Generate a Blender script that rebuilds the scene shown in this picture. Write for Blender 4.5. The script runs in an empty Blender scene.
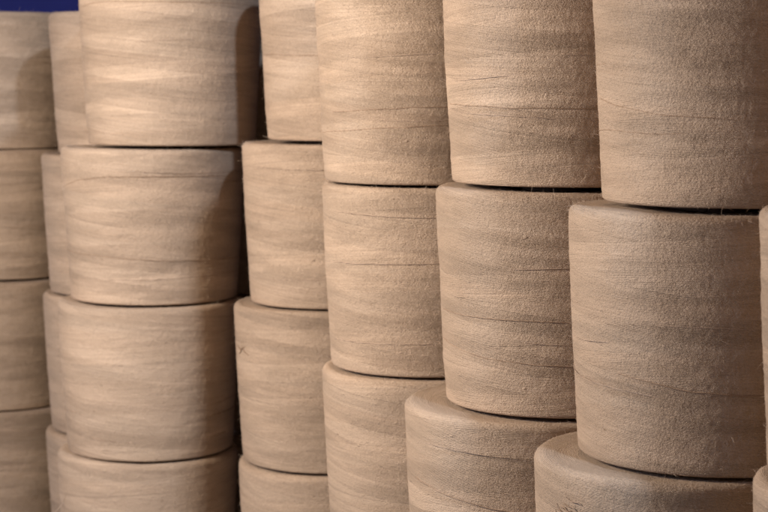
import bpy, math, random
import numpy as np
from mathutils import Vector, Matrix

random.seed(7)
H = 0.17            # pitch of the stacks
EYE = 0.595         # camera height
RT, RB = 0.101, 0.0925
scene = bpy.context.scene
C = scene.collection

# ------------------------------------------------------------------ materials
def new_mat(name):
    m = bpy.data.materials.new(name); m.use_nodes = True
    nt = m.node_tree
    for n in list(nt.nodes): nt.nodes.remove(n)
    out = nt.nodes.new('ShaderNodeOutputMaterial')
    b = nt.nodes.new('ShaderNodeBsdfPrincipled')
    nt.links.new(b.outputs[0], out.inputs[0])
    return m, nt, b

class G:
    """tiny node helper"""
    def __init__(s, nt): s.nt = nt
    def n(s, t, **kw):
        nd = s.nt.nodes.new(t)
        for k, v in kw.items(): setattr(nd, k, v)
        return nd
    def put(s, sock, v):
        if hasattr(v, 'is_output'): s.nt.links.new(v, sock)
        else: sock.default_value = v
    def m(s, op, a, b=0.0, c=0.0, clamp=False):
        nd = s.n('ShaderNodeMath', operation=op, use_clamp=clamp)
        s.put(nd.inputs[0], a); s.put(nd.inputs[1], b); s.put(nd.inputs[2], c)
        return nd.outputs[0]
    def mix(s, f, a, b):
        nd = s.n('ShaderNodeMix', data_type='FLOAT')
        s.put(nd.inputs[0], f); s.put(nd.inputs[2], a); s.put(nd.inputs[3], b)
        return nd.outputs[0]
    def col(s, f, a, b, blend='MIX'):
        nd = s.n('ShaderNodeMix', data_type='RGBA', blend_type=blend)
        s.put(nd.inputs[0], f); s.put(nd.inputs[6], a); s.put(nd.inputs[7], b)
        return nd.outputs[2]
    def xyz(s, x, y, z):
        nd = s.n('ShaderNodeCombineXYZ')
        s.put(nd.inputs[0], x); s.put(nd.inputs[1], y); s.put(nd.inputs[2], z)
        return nd.outputs[0]
    def noise(s, vec, scale, detail=2.0, rough=0.5):
        nd = s.n('ShaderNodeTexNoise')
        s.put(nd.inputs['Vector'], vec); s.put(nd.inputs['Scale'], scale)
        s.put(nd.inputs['Detail'], detail); s.put(nd.inputs['Roughness'], rough)
        return nd.outputs['Fac']
    def white(s, x):
        nd = s.n('ShaderNodeTexWhiteNoise', noise_dimensions='1D')
        s.put(nd.inputs['W'], x); return nd.outputs['Value']
    def smooth(s, x, a, b, c=0.0, d=1.0):
        nd = s.n('ShaderNodeMapRange', interpolation_type='SMOOTHSTEP')
        s.put(nd.inputs[0], x); s.put(nd.inputs[1], a); s.put(nd.inputs[2], b)
        s.put(nd.inputs[3], c); s.put(nd.inputs[4], d); return nd.outputs[0]

def yarn_material():
    m, nt, b = new_mat('wound_cotton_yarn'); g = G(nt)
    uv = g.n('ShaderNodeUVMap', uv_map='UVMap')
    sp = g.n('ShaderNodeSeparateXYZ'); nt.links.new(uv.outputs[0], sp.inputs[0])
    u, v = sp.outputs[0], sp.outputs[1]                # metres round / up the yarn face
    rnd = g.n('ShaderNodeObjectInfo').outputs['Random']
    off = g.m('MULTIPLY', rnd, 37.0)
    P = g.xyz(u, v, off)
    # the windings wander a little
    wob = g.m('MULTIPLY', g.m('SUBTRACT', g.noise(g.xyz(g.m('MULTIPLY', u, 7.0), g.m('MULTIPLY', v, 30.0), off), 1.0, 2.0), 0.5), 0.004)
    v1 = g.m('ADD', v, wob)
    ph = g.m('MULTIPLY', off, 0.013)
    a1 = g.m('ADD', g.m('ADD', v1, g.m('MULTIPLY', u, 0.100)), ph)      # rising windings
    a2 = g.m('SUBTRACT', g.m('ADD', v1, ph), g.m('MULTIPLY', u, 0.078)) # falling windings
    a3 = g.m('ADD', v1, g.m('MULTIPLY', u, 0.012))
    band = g.noise(g.xyz(g.m('MULTIPLY', u, 2.0), g.m('MULTIPLY', a3, 1.0), off), 1.0)
    c1 = g.m('FLOOR', g.m('DIVIDE', a1, 0.015)); c2 = g.m('FLOOR', g.m('DIVIDE', a2, 0.018))
    r1 = g.white(g.m('ADD', c1, g.m('FLOOR', off))); r2 = g.white(g.m('ADD', g.m('MULTIPLY', c2, 1.37), g.m('FLOOR', off)))
    sel = g.m('GREATER_THAN', g.m('ADD', r1, r2), 1.0)
    sel2 = g.m('GREATER_THAN', g.m('ABSOLUTE', g.m('SUBTRACT', r1, r2)), 0.58)
    # thread direction in each diamond
    t = g.mix(sel2, g.mix(sel, a1, a2), a3)
    # thread ridges, 0.85 mm pitch, thickness varying
    def ridges(t, pitch, seed):
        warp = g.m('MULTIPLY', g.noise(g.xyz(g.m('MULTIPLY', u, 60.0), g.m('MULTIPLY', v, 260.0), g.m('ADD', off, seed)), 1.0, 2.0), 1.6)
        w = g.m('SINE', g.m('ADD', g.m('MULTIPLY', t, 6.28318 / pitch), g.m('MULTIPLY', warp, 1.7)))
        return g.m('POWER', g.m('ADD', g.m('MULTIPLY', w, 0.5), 0.5), 0.7)
    rid = ridges(t, 0.00105, 3.0)
    amp = g.smooth(g.noise(g.xyz(g.m('MULTIPLY', u, 14.0), g.m('MULTIPLY', v, 70.0), g.m('ADD', off, 9.0)), 1.0, 3.0), 0.36, 0.62, 0.25, 1.0)
    # single proud or sunken turns: noise along t only, long streaks
    streak = g.noise(g.xyz(g.m('MULTIPLY', u, 6.0), g.m('MULTIPLY', t, 620.0), g.m('ADD', off, 5.0)), 1.0, 3.0, 0.6)
    groove = g.smooth(g.noise(g.xyz(g.m('MULTIPLY', u, 3.0), g.m('MULTIPLY', t, 260.0), g.m('ADD', off, 15.0)), 1.0, 1.0), 0.24, 0.33, 1.0, 0.0)
    # fuzz, fibres, knots in the spinning
    fuzz = g.noise(g.xyz(g.m('MULTIPLY', u, 0.55), g.m('MULTIPLY', v, 1.0), off), 1500.0, 3.0, 0.65)
    crinkle = g.noise(g.xyz(u, g.m('MULTIPLY', v, 1.25), off), 560.0, 4.0, 0.68)
    grain = g.noise(g.xyz(g.m('MULTIPLY', u, 0.7), v, g.m('ADD', off, 2.0)), 950.0, 2.0, 0.7)
    lump = g.noise(P, 150.0, 3.0, 0.55)
    vor = g.n('ShaderNodeTexVoronoi'); g.put(vor.inputs['Vector'], g.xyz(g.m('MULTIPLY', u, 0.6), v, off)); g.put(vor.inputs['Scale'], 95.0)
    nub = g.smooth(vor.outputs['Distance'], 0.03, 0.14, 1.0, 0.0)
    nsel = g.m('GREATER_THAN', g.noise(P, 70.0, 1.0), 0.62)
    nub = g.m('MULTIPLY', nub, nsel)
    # height in metres
    h = g.m('MULTIPLY', g.m('MULTIPLY', rid, amp), 0.00042)
    h = g.m('ADD', h, g.m('MULTIPLY', streak, 0.00036))
    h = g.m('SUBTRACT', h, g.m('MULTIPLY', groove, 0.00018))
    h = g.m('ADD', h, g.m('MULTIPLY', fuzz, 0.00042))
    h = g.m('ADD', h, g.m('MULTIPLY', crinkle, 0.00070))
    h = g.m('ADD', h, g.m('MULTIPLY', grain, 0.00060))
    h = g.m('ADD', h, g.m('MULTIPLY', lump, 0.00035))
    h = g.m('ADD', h, g.m('MULTIPLY', nub, 0.0007))
    h = g.m('ADD', h, g.m('MULTIPLY', g.m('ADD', sel, sel2), 0.00013))
    bump = g.n('ShaderNodeBump'); g.put(bump.inputs['Distance'], 1.0); g.put(bump.inputs['Strength'], 1.0)
    g.put(bump.inputs['Height'], h); nt.links.new(bump.outputs[0], b.inputs['Normal'])
    # colour: undyed cotton, a little different batch to batch and layer to layer
    base = g.col(g.m('ADD', g.m('MULTIPLY', g.white(g.m('ADD', g.m('MULTIPLY', c1, 3.1), g.m('MULTIPLY', c2, 7.7))), 0.5), g.m('MULTIPLY', g.noise(g.xyz(g.m('MULTIPLY', u, 3.0), g.m('MULTIPLY', t, 420.0), off), 1.0, 2.0), 0.5)), (0.362, 0.252, 0.172, 1), (0.438, 0.318, 0.225, 1))
    cellv = g.m('ADD', 0.84, g.m('MULTIPLY', g.m('ADD', r1, r2), 0.16))
    k = g.m('MULTIPLY', cellv, g.m('MULTIPLY', g.m('ADD', 0.74, g.m('MULTIPLY', streak, 0.48)), g.m('ADD', 0.90, g.m('MULTIPLY', rid, 0.14))))
    k = g.m('MULTIPLY', k, g.m('SUBTRACT', 1.0, g.m('MULTIPLY', groove, 0.12)))  # crease shade between threads put into the colour, ridge valleys and grooves
    k = g.m('MULTIPLY', k, g.m('MULTIPLY', g.m('ADD', 0.86, g.m('MULTIPLY', fuzz, 0.28)), g.m('ADD', 0.70, g.m('MULTIPLY', grain, 0.60))))
    k = g.m('MULTIPLY', k, g.m('ADD', 0.97, g.m('MULTIPLY', rnd, 0.07)))
    vm = g.n('ShaderNodeVectorMath', operation='SCALE'); nt.links.new(base, vm.inputs[0]); g.put(vm.inputs['Scale'], k)
    # sparse seed flecks
    v2 = g.n('ShaderNodeTexVoronoi'); g.put(v2.inputs['Vector'], g.xyz(g.m('MULTIPLY', u, 0.55), v, g.m('ADD', off, 4.0))); g.put(v2.inputs['Scale'], 62.0)
    fl = g.m('MULTIPLY', g.smooth(v2.outputs['Distance'], 0.025, 0.07, 1.0, 0.0), g.m('GREATER_THAN', g.noise(g.xyz(u, v, g.m('ADD', off, 8.0)), 33.0, 1.0), 0.63))
    colr = g.col(g.m('MULTIPLY', fl, 0.65), vm.outputs[0], (0.13, 0.075, 0.04, 1))
    nt.links.new(colr, b.inputs['Base Color'])
    b.inputs['Roughness'].default_value = 0.50
    b.inputs['Specular IOR Level'].default_value = 0.48
    b.inputs['Specular Tint'].default_value = (1.0, 0.86, 0.70, 1)
    b.inputs['Sheen Weight'].default_value = 0.05
    b.inputs['Sheen Roughness'].default_value = 0.45
    b.inputs['Sheen Tint'].default_value = (1.0, 0.86, 0.74, 1)
    return m

def plain(name, c, rough=0.8, bump=0.0, scale=900.0, var=0.25, sheen=0.0):
    m, nt, b = new_mat(name); g = G(nt)
    tc = g.n('ShaderNodeTexCoord').outputs['Object']
    f = g.noise(tc, scale, 3.0)
    d = tuple(x * (1 - var) for x in c) + (1,); e = tuple(min(1, x * (1 + var)) for x in c) + (1,)
    nt.links.new(g.col(f, d, e), b.inputs['Base Color'])
    b.inputs['Roughness'].default_value = rough
    b.inputs['Specular IOR Level'].default_value = 0.12
    b.inputs['Sheen Weight'].default_value = sheen
    if bump:
        bp = g.n('ShaderNodeBump'); g.put(bp.inputs['Distance'], bump); g.put(bp.inputs['Height'], f)
        nt.links.new(bp.outputs[0], b.inputs['Normal'])
    return m

YARN = yarn_material()
THREAD = plain('single_yarn', (0.36, 0.26, 0.19), 0.8, 0.0003, 1500, 0.2)
THREAD_DARK = plain('darker_single_yarn', (0.29, 0.195, 0.13), 0.8, 0.0003, 1500, 0.2)  # darker tone paints shadow lines along turns; also used for the tangle
FIBRE = plain('cotton_fibre', (0.58, 0.44, 0.33), 0.7, 0, 300, 0.15)
CARD = plain('brown_cardboard', (0.16, 0.10, 0.065), 0.85, 0.0004, 400)
STRAW = plain('dark_straw', (0.17, 0.10, 0.055), 0.8, 0.0002, 900)
BLUE = plain('navy_paint', (0.010, 0.013, 0.105), 0.6, 0.0006, 40, 0.12)
CONC = plain('grey_concrete', (0.20, 0.19, 0.175), 0.9, 0.001, 30, 0.3)

# ------------------------------------------------------------------ geometry
def mesh_from(name, verts, faces, mats, fmat=None, uvs=None, smooth=True):
    me = bpy.data.meshes.new(name)
    me.from_pydata([tuple(map(float, v)) for v in verts], [], faces)
    for m in mats: me.materials.append(m)
    if fmat is not None: me.polygons.foreach_set('material_index', fmat)
    me.polygons.foreach_set('use_smooth', [smooth] * len(me.polygons))
    if uvs is not None:
        l = me.uv_layers.new(name='UVMap')
        l.data.foreach_set('uv', np.asarray(uvs, dtype=np.float32).ravel())
    me.update()
    return me

def profile(step=0.0016):
    """(r, z) outline of the wound yarn from the core under the base up, over and back to the core"""
    pts = [(0.033, 0.0022), (0.060, 0.0017), (RB - 0.0022, 0.0012)]
    for i in range(1, 6):
        a = -90 + 18 * i
        pts.append((RB - 0.0022 + 0.0022 * math.cos(math.radians(a)), 0.0034 + 0.0022 * math.sin(math.radians(a))))
    n = 20; z0, z1 = 0.0034, 0.1632
    for i in range(1, n):
        q = i / n; pts.append((RB + (RT - RB) * q + 0.0006 * math.sin(math.pi * q), z0 + (z1 - z0) * q))
    for i in range(0, 9):
        a = math.radians(90 * i / 8)
        pts.append((RT - 0.0064 + 0.0064 * math.cos(a), z1 + 0.0060 * math.sin(a)))
    pts += [(0.070, 0.1687), (0.045, 0.1678), (0.033, 0.1666)]
    P = np.array(pts); s = np.r_[0, np.cumsum(np.hypot(*np.diff(P, axis=0).T))]
    t = np.linspace(0, s[-1], int(s[-1] / step))
    return np.interp(t, s, P[:, 0]), np.interp(t, s, P[:, 1]), t

def smooth_noise(rng, th, t, nth, pt):
    """periodic value noise on (theta, t)"""
    nt = int(t[-1] / pt) + 3
    gr = rng.standard_normal((nt, nth))
    x = th / (2 * np.pi) * nth; i = np.floor(x).astype(int); fx = x - i; fx = fx * fx * (3 - 2 * fx)
    y = t / pt; j = np.floor(y).astype(int); fy = y - j; fy = fy * fy * (3 - 2 * fy)
    i0 = i % nth; i1 = (i + 1) % nth
    A = gr[np.ix_(j, i0)] * (1 - fx) + gr[np.ix_(j, i1)] * fx
    B = gr[np.ix_(j + 1, i0)] * (1 - fx) + gr[np.ix_(j + 1, i1)] * fx
    return A * (1 - fy)[:, None] + B * fy[:, None]

PR, PZ, PT = profile()
SIDE0 = PT[np.searchsorted(PZ, 0.0064)]

def tube_pts(path, rad, k=5):
    """verts and quads of a thin tube on a polyline (n,3)"""
    path = np.asarray(path); n = len(path)
    d = np.gradient(path, axis=0); d /= np.linalg.norm(d, axis=1)[:, None] + 1e-12
    up = np.array([0.13, 0.27, 0.95]); s = np.cross(d, up); s /= np.linalg.norm(s, axis=1)[:, None] + 1e-12
    w = np.cross(s, d)
    r = rad if np.ndim(rad) else np.full(n, rad)
    V = []
    for j in range(k):
        a = 2 * math.pi * j / k
        V.append(path + (s * math.cos(a) + w * math.sin(a)) * r[:, None])
    V = np.stack(V, 1).reshape(-1, 3)
    F = [(i * k + j, i * k + (j + 1) % k, (i + 1) * k + (j + 1) % k, (i + 1) * k + j) for i in range(n - 1) for j in range(k)]
    return V, F

def side_point(th, z, lift):
    r = np.interp(z, [0.0034, 0.1632, 0.1685], [RB, RT, RT - 0.003]) + 0.0006 * np.sin(np.pi * np.clip((z - 0.0034) / 0.157, 0, 1)) + lift
    return np.stack([r * np.cos(th), r * np.sin(th), z], -1)

def yarn_body(seed, NT=560):
    rng = np.random.default_rng(seed)
    th = np.linspace(0, 2 * np.pi, NT, endpoint=False)
    R = np.repeat(PR[:, None], NT, 1); Zz = np.repeat(PZ[:, None], NT, 1)
    d = 0.0005 * smooth_noise(rng, th, PT, 7, 0.05) + 0.00012 * smooth_noise(rng, th, PT, 26, 0.013) + 0.00010 * smooth_noise(rng, th, PT, 60, 0.0045) + 0.00010 * smooth_noise(rng, th, PT, 260, 0.0017)
    # bundles of windings lie in slanting ridges over one another
    u = th * 0.097
    for sl, w, a in ((0.100, 0.015, 0.00009), (-0.078, 0.018, 0.00009), (0.03, 0.037, 0.0001)):
        q = (PT[:, None] + sl * u[None, :] + rng.random() * w) / w
        fr = q - np.floor(q)
        d += a * np.minimum(1, np.minimum(fr, 1 - fr) * 7) * (np.sin(np.floor(q) * 12.9898 + seed) > 0)
    # push along the outline normal
    dr = np.gradient(PR); dz = np.gradient(PZ); L = np.hypot(dr, dz); nr, nz = dz / L, -dr / L
    fade = np.clip(PT / 0.01, 0, 1) * np.clip((PT[-1] - PT) / 0.01, 0, 1)
    lowgap = np.where(PZ < 0.006, 0.35, 1.0)
    R = R + nr[:, None] * d * (fade * lowgap)[:, None]; Zz = Zz + nz[:, None] * d * (fade * lowgap)[:, None]
    V = np.stack([R * np.cos(th), R * np.sin(th), Zz], -1).reshape(-1, 3)
    NP = len(PT); F = []; UV = []
    ucoord = np.r_[u, 2 * np.pi * 0.097]
    for i in range(NP - 1):
        for j in range(NT):
            j2 = (j + 1) % NT
            F.append((i * NT + j, i * NT + j2, (i + 1) * NT + j2, (i + 1) * NT + j))
            UV += [(ucoord[j], PT[i]), (ucoord[j + 1], PT[i]), (ucoord[j + 1], PT[i + 1]), (ucoord[j], PT[i + 1])]
    fm = [0] * len(F); V = [V]; nv = len(V[0])
    # single turns that stand proud of the winding
    for q in range(4):
        z0 = rng.uniform(0.012, 0.152); sl = rng.choice([0.07, -0.06, 0.02, -0.02, 0.04]) * rng.uniform(0.5, 1.25)
        span = rng.uniform(0.7, 3.6); t0 = rng.uniform(0, 2 * np.pi)
        tt = np.linspace(0, span, int(span * 36) + 8)
        z = z0 + sl * 0.097 * (tt - span / 2) + 0.0005 * sum(rng.standard_normal() * np.sin(tt * w_ + rng.uniform(0, 6)) for w_ in (1.3, 2.9, 5.1))
        z = np.clip(z, 0.009, 0.160)
        lift = 0.00005 + 0.00015 * np.interp(tt, np.linspace(0, span, 12), rng.random(12)) - 0.0012 * (np.clip(1 - tt / 0.15, 0, 1) + np.clip(1 - (span - tt) / 0.15, 0, 1))
        v, f = tube_pts(side_point(t0 + tt, z, lift), rng.uniform(0.00020, 0.00032))
        F += [tuple(x + nv for x in ff) for ff in f]; UV += [(0, 0)] * (4 * len(f))
        fm += [1 if rng.random() < 0.75 else 2] * len(f); nv += len(v); V.append(v)
    return mesh_from('yarn_body', np.concatenate(V), F, [YARN, THREAD, THREAD_DARK], fm, UV)

def fuzz_mesh(seed, N=5200):
    rng = np.random.default_rng(seed); Vs = []; Fs = []; nv = 0
    for q in range(N):
        th = rng.uniform(0, 2 * np.pi); n = 5
        if rng.random() < 0.22:      # round the upper shoulder
            a = rng.uniform(0.1, 1.5); r = RT - 0.0064 + 0.0064 * math.cos(a); z = 0.1632 + 0.0060 * math.sin(a); nr, nz = math.cos(a), math.sin(a)
        elif rng.random() < 0.08:
            r = RB - 0.001; z = 0.0030; nr, nz = 0.8, -0.5
        else:
            z = rng.uniform(0.006, 0.160); p = side_point(np.array(0.0), np.array(z), 0.0); r = p[0]; nr, nz = 1.0, -0.05
        base = np.array([r * math.cos(th), r * math.sin(th), z])
        nrm = np.array([nr * math.cos(th), nr * math.sin(th), nz]); tan = np.array([-math.sin(th), math.cos(th), 0])
        ln = rng.exponential(0.0016) + 0.0009; ln = min(ln, 0.0055)
        d = nrm * rng.uniform(0.25, 1.0) + tan * rng.normal(0, 0.9) + np.array([0, 0, rng.normal(0, 0.55)])
        if nz < -0.2: d[2] = -abs(d[2]) * 0.4
        d /= np.linalg.norm(d)
        curl = rng.normal(0, 0.7, 3); t = np.linspace(0, 1, n)[:, None]
        path = base - nrm * 0.0004 + d * ln * t + (curl * ln * 0.5) * t * t - nrm * (0.25 * ln) * t * t
        v, f = tube_pts(path, np.array([1, .9, .8, .65, .35]) * rng.uniform(0.00004, 0.00010), 3)
        Vs.append(v); Fs += [tuple(x + nv for x in ff) for ff in f]; nv += len(v)
    return mesh_from('fuzz', np.concatenate(Vs), Fs, [FIBRE])

def core_mesh():
    n = 64; prof = [(0.0325, 0.0), (0.0325, 0.1698), (0.0295, 0.1698), (0.0295, 0.0)]
    V = [(r * math.cos(2 * math.pi * j / n), r * math.sin(2 * math.pi * j / n), z) for r, z in prof for j in range(n)]
    F = [(k * n + j, k * n + (j + 1) % n, ((k + 1) % 4) * n + (j + 1) % n, ((k + 1) % 4) * n + j) for k in range(4) for j in range(n)]
    return mesh_from('core_tube', V, F, [CARD], smooth=False)

BODIES = [yarn_body(s) for s in (11, 23, 37, 58)]
FUZZ = [fuzz_mesh(s) for s in (5, 6)]
CORE = core_mesh()

def link(o, parent=None):
    C.objects.link(o)
    if parent: o.parent = parent
    return o

proto = bpy.data.objects.new('yarn_cone', None); proto.empty_display_size = 0.05
proto_parts = [bpy.data.objects.new('yarn_body', BODIES[0]), bpy.data.objects.new('core_tube', CORE), bpy.data.objects.new('fuzz', FUZZ[0])]
proto_parts[2]['kind'] = 'stuff'
GROUP = 'upturned cones of beige yarn stacked in columns'
count = 0

def cone(x, y, z, label, sz=1.0, tilt=(0, 0), spin=None):
    """a cone of yarn: Empty at its base with yarn body, core tube and fuzz"""
    global count
    first = count == 0
    o = proto if first else proto.copy()
    link(o)
    rng = random.Random(count * 77 + 5)
    o.location = (x, y, z); o.scale = (1, 1, sz)
    o.rotation_euler = (math.radians(tilt[0]), math.radians(tilt[1]), 0)
    o['label'] = label; o['category'] = 'yarn cone'; o['group'] = GROUP
    spin = math.pi / 2 + rng.uniform(-0.9, 0.9)     # the winding's start faces the wall
    for i, p in enumerate(proto_parts):
        c = p if first else p.copy()
        if i == 0: c.data = BODIES[count % 4]
        if i == 2: c.data = FUZZ[count % 2]
        c.rotation_euler = (0, 0, spin)
        link(c, o)
    count += 1
    return o

def strand(parent, name, a0, a1, zs, rad=0.00032, lift=0.00008, mat=None, label=None, free=None):
    """one turn of yarn on the face of a cone; angles in degrees from the side facing the room (+ = right), zs heights along it"""
    n = 90; q = np.linspace(0, 1, n)
    th = np.radians(-90 + a0 + (a1 - a0) * q)
    rng = np.random.default_rng(int(abs(a0 * 7 + zs[0] * 1e5)))
    z = np.interp(q, np.linspace(0, 1, len(zs)), zs)
    ker = np.hanning(15); ker /= ker.sum(); z = np.convolve(np.pad(z, 7, 'edge'), ker, 'valid')
    z = z + 0.00025 * np.interp(q, np.linspace(0, 1, 16), rng.standard_normal(16))
    lf = lift + 0.0002 * np.interp(q, np.linspace(0, 1, 20), rng.random(20))
    path = side_point(th, z, lf)
    if free is not None:        # loose end curling off the face
        e = path[0]; out = np.array([math.cos(th[0]), math.sin(th[0]), 0]); tt = np.linspace(1, 0.08, 12)[:, None]
        tail = e + out * 0.006 * tt ** 1.5 + np.array(free) * tt
        path = np.concatenate([tail, path])
    v, f = tube_pts(path, rad, 6)
    o = bpy.data.objects.new(name, mesh_from(name, v, f, [mat or THREAD_DARK]))
    link(o, parent)
    if label: o['label'] = label
    return o

# columns: depth y, x of each cone from the top down, level of the first joint, pitch factor, height factor of the lowest, wording
COLS = [
 (2.3354, [-0.5045, -0.5125, -0.5151, -0.5098], .50, 1.0, 1.0),
 (2.1558, [-0.3066, -0.3196, -0.3204, -0.3200], .50, 1.0, 1.0),
 (1.9580, [-0.2367, -0.2585, -0.2644, -0.2692], .41, 1.0, 1.09),
 (1.8590, [-0.0302, -0.0494, -0.0588, -0.0554], .36, 1.0, 1.14),
 (1.6165, [0.0380, 0.0438, 0.0441, 0.0441], .53, 1.0, 1.0),
 (1.3940, [0.1470, 0.1427, 0.1182, 0.1182], .474, 1.018, 1.02),
 (1.2087, [0.2441, 0.2293, 0.2077, 0.2077], .490, 1.024, 1.0),
 (1.0300, None, .43, .965, 1.16),
]
GX = [0.3299, 0.3245, 0.3249, 0.3249]
COLS[7] = (COLS[7][0], GX) + COLS[7][2:]
COLS.append((2.165, [-0.112, -0.114, -0.113, -0.115], .5, 1.0, 1.0))  # added column that fills and darkens the gap left of the fourth
WORDS = [
 ['blurred top cone of the far left column, under the blue wall', 'blurred second cone from the top of the far left column', 'blurred third cone from the top of the far left column', 'blurred lowest cone of the far left column'],
 ['top cone of the half hidden greyish second column, under the blue wall', 'second cone from the top of the half hidden greyish second column', 'third cone from the top of the half hidden greyish second column', 'lowest cone of the half hidden greyish second column'],
 ['top cone of the wide third column, above a black joint', 'second cone of the wide third column, thread arcing near its rim', 'third cone from the top of the wide third column', 'lowest cone of the wide third column, only its upper part visible'],
 ['top cone of the fourth column, right of a black gap', 'second cone from the top of the fourth column', 'third cone of the fourth column, with a dark straw fleck', 'lowest cone of the fourth column, just its top visible'],
 ['top cone of the fifth column, beside the black jointed sixth', 'middle cone of the fifth column, narrowing downwards', 'lowest cone of the fifth column, set out to the left', ''],
 ['top cone of the sixth column, above a wide black joint', 'middle cone of the sixth column, with crossed slanting windings', 'lowest cone of the sixth column, its flat top stepping out left', ''],
 ['top cone of the big seventh column, cut off by the photo', 'big middle cone of the seventh column, right half in brown shade', 'lowest cone of the seventh column, with a dark frayed top rim', ''],
 ['unseen top cone beyond the right edge of the photo', 'thin strip of a middle cone at the right edge of the photo', 'corner of a cone at the bottom right corner of the photo', ''],
 ['top cone in shade deep inside the black gap left of the fourth column', 'second cone in shade deep inside the black gap left of the fourth column', 'third cone in shade deep inside the black gap left of the fourth column', 'lowest cone in shade deep inside the gap left of the fourth column'],
]
cones = {}
for ci, (y, xs, L0, pf, hl) in enumerate(COLS):
    for k in range(4):
        if k == 3 and 3 < ci < 8: continue
        txt = WORDS[ci][k]
        zb = EYE - (L0 + k * pf) * H
        r = random.Random(ci * 10 + k)
        sz = pf
        if k == 3: sz = hl; zb = EYE - (L0 + (k - 1) * pf) * H - H * sz
        tx, ty = r.uniform(-.22, .22), r.uniform(-.22, .22)
        if (ci, k) == (2, 0): tx, ty = 0.0, 0.30
        if (ci, k) == (0, 0): sz = 1.04
        c_ = cones[ci, k] = cone(xs[k], y + r.uniform(-.002, .002), zb, txt, sz, (tx, ty))
        if k == 0 and ci in (2, 3, 5, 6):      # these sit a little higher on a core that sticks out below
            c_.location.z += 0.0016; c_.scale.z = sz * 0.995
            for ch in c_.children:
                if ch.name.startswith('core_tube'): ch.location.z = -0.0018

# unseen cones added above the right hand columns to shade the cones below
for ci in (5, 6, 7):
    y, xs, L0, pf, hl = COLS[ci]
    cone(xs[0] + 0.008, y, EYE - (L0 - pf) * H, 'cone above the top edge of the photo on the %s column' % ('sixth', 'seventh', 'rightmost')[ci - 5])

# particular threads the photo shows
strand(cones[2, 0], 'loose_thread', -80, 70, [0.1480, 0.1545, 0.1545, 0.1540, 0.1540, 0.1535])
strand(cones[2, 1], 'loose_thread', -72, 62, [0.1250, 0.1340, 0.1395, 0.1405, 0.1405, 0.1400, 0.1390], label='thread arcing across the cone below its rim')
strand(cones[2, 1], 'loose_thread', -78, 85, [0.0560, 0.0545, 0.0510, 0.0475, 0.0465])
strand(cones[2, 2], 'loose_thread', -60, 85, [0.0500, 0.0480, 0.0460, 0.0465])
strand(cones[2, 2], 'loose_thread', -50, 70, [0.0260, 0.0225, 0.0215, 0.0225])
strand(cones[2, 3], 'loose_thread', -62, -45, [0.120, 0.135, 0.160], free=(-0.004, -0.002, -0.01), mat=THREAD)
strand(cones[3, 0], 'loose_thread', -75, 10, [0.0900, 0.0880, 0.0870])
strand(cones[4, 0], 'loose_thread', -60, 50, [0.0640, 0.0690, 0.0715])
strand(cones[4, 0], 'loose_thread', -80, 60, [0.0450, 0.0500, 0.0540, 0.0550], rad=0.0003)
strand(cones[4, 1], 'loose_thread', -85, 60, [0.0980, 0.1010, 0.1040, 0.1080], mat=THREAD, rad=0.0003)
strand(cones[4, 2], 'loose_thread', -85, -60, [0.020, 0.012, 0.040], mat=THREAD, free=(-0.004, -0.001, 0.004))
strand(cones[5, 0], 'loose_thread', -80, 60, [0.0620, 0.0600, 0.0590, 0.0595])
strand(cones[5, 1], 'loose_thread', -80, 40, [0.0740, 0.0740, 0.0735])
strand(cones[5, 1], 'loose_thread', -85, 30, [0.0510, 0.0440, 0.0410, 0.0400])
strand(cones[5, 2], 'loose_thread', -70, 20, [0.1150, 0.1080, 0.1010, 0.0980])
strand(cones[6, 0], 'loose_thread', -85, 40, [0.0700, 0.0600, 0.0560, 0.0600])
strand(cones[6, 0], 'loose_thread', -85, -75, [0.1500, 0.1600], mat=THREAD, free=(-0.004, -0.002, 0.006))
strand(cones[6, 1], 'loose_thread', -50, 45, [0.0640, 0.0570, 0.0545, 0.0560], rad=0.0004)

# dark straw fleck caught in the yarn of the fourth column
def fleck(parent):
    V = []; F = []; nv = 0
    def P(a, z, l=0.0006): return side_point(np.radians(-90 + np.array(a, float)), np.array(z, float), l)
    for a, z, r in (([-73, -66, -59], [0.1260, 0.1225, 0.1275], 0.0006), ([-64, -60, -55], [0.1270, 0.1215, 0.1190], 0.0005), ([-70, -66, -64], [0.1170, 0.1210, 0.1250], 0.0005)):
        q = np.linspace(0, 1, 9); aa = np.interp(q, [0, .5, 1], a); zz = np.interp(q, [0, .5, 1], z)
        v, f = tube_pts(P(aa, zz), r * 0.75 * (0.35 + 0.65 * np.sin(np.pi * q)), 6)
        V.append(v); F += [tuple(x + nv for x in ff) for ff in f]; nv += len(v)
    o = bpy.data.objects.new('straw_fleck', mesh_from('straw_fleck', np.concatenate(V), F, [STRAW]))
    link(o, parent); o['label'] = 'dark straw fleck stuck in the yarn'
fleck(cones[3, 2])

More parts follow.
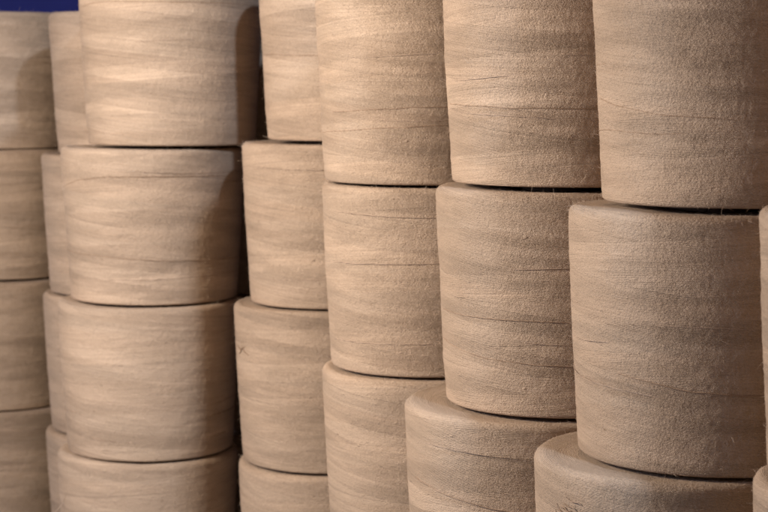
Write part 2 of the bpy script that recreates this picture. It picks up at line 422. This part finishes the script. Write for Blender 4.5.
# frayed tangle just under the rim of the lowest big cone
def tangle(parent):
    rng = np.random.default_rng(91); V = []; F = []; nv = 0
    for q in range(9):
        a0 = -62 + rng.normal(0, 5); z0 = 0.152 - 0.02 * rng.random(); t = np.linspace(0, 1, 14)
        a = a0 + t * rng.uniform(4, 11) + 0.6 * np.sin(t * 7 + q); z = z0 - t * rng.uniform(-0.002, 0.010) + 0.0006 * np.sin(t * 9 + 2 * q)
        v, f = tube_pts(side_point(np.radians(-90 + a), z, 0.0004 + 0.0007 * np.sin(np.pi * t)), 0.0004 * (0.4 + 0.6 * np.sin(np.pi * t)), 5)
        V.append(v); F += [tuple(x + nv for x in ff) for ff in f]; nv += len(v)
    o = bpy.data.objects.new('frayed_yarn', mesh_from('frayed_yarn', np.concatenate(V), F, [THREAD_DARK]))
    link(o, parent); o['label'] = 'darker frayed yarn tangle under the rim'
tangle(cones[6, 2])

# ------------------------------------------------------------------ setting
def box(name, lo, hi, mat):
    x0, y0, z0 = lo; x1, y1, z1 = hi
    V = [(x0, y0, z0), (x1, y0, z0), (x1, y1, z0), (x0, y1, z0), (x0, y0, z1), (x1, y0, z1), (x1, y1, z1), (x0, y1, z1)]
    F = [(0, 3, 2, 1), (4, 5, 6, 7), (0, 1, 5, 4), (1, 2, 6, 5), (2, 3, 7, 6), (3, 0, 4, 7)]
    o = bpy.data.objects.new(name, mesh_from(name, V, F, [mat], smooth=False)); link(o)
    return o
w = box('back_wall', (-3.0, 3.05, -0.02), (3.0, 3.15, 2.4), BLUE); w['kind'] = 'structure'
fl = box('floor', (-3.0, -1.2, -0.08), (3.0, 3.05, -0.001), CONC); fl['kind'] = 'structure'

# ------------------------------------------------------------------ light
def area(name, loc, target, size, power, colr, sy=None):
    d = bpy.data.lights.new(name, 'AREA'); d.energy = power; d.color = colr; d.size = size
    if sy: d.shape = 'RECTANGLE'; d.size_y = sy
    o = bpy.data.objects.new(name, d); link(o); o.location = loc
    o.rotation_euler = (Vector(target) - Vector(loc)).to_track_quat('-Z', 'Y').to_euler()
    return o
area('warm_left_lamp', (-0.78, 1.22, 0.80), (0.0, 1.65, 0.45), 0.20, 16.3, (1.0, 0.89, 0.75))
area('cool_right_lamp', (0.64, 0.20, 1.80), (-0.15, 1.8, 0.5), 0.10, 32, (0.60, 0.76, 1.0))
area('cool_left_window', (-2.1, 0.75, 1.0), (-0.3, 1.9, 0.5), 0.8, 26, (0.60, 0.70, 1.0))  # added cool fill light for the left cones, no actual window

wd = bpy.data.worlds.new('World'); scene.world = wd; wd.use_nodes = True
bg = wd.node_tree.nodes['Background']; bg.inputs[0].default_value = (1.0, 0.36, 0.08, 1); bg.inputs[1].default_value = 0.06

# ------------------------------------------------------------------ camera
cd = bpy.data.cameras.new('camera'); cam = bpy.data.objects.new('camera', cd); link(cam)
cd.sensor_width = 36; cd.lens = 1750 / 768 * 36
cam.location = (0, 0, EYE)
cam.rotation_euler = (math.pi / 2 - math.atan((256 - 83) / 1750), 0, 0)
cd.clip_start = 0.02; cd.clip_end = 50
cd.dof.use_dof = True; cd.dof.focus_distance = 1.28; cd.dof.aperture_fstop = 16.0
scene.camera = cam

scene.render.engine = 'CYCLES'
scene.view_settings.view_transform = 'Standard'; scene.view_settings.look = 'None'
scene.view_settings.exposure = 0.0; scene.view_settings.gamma = 1.0
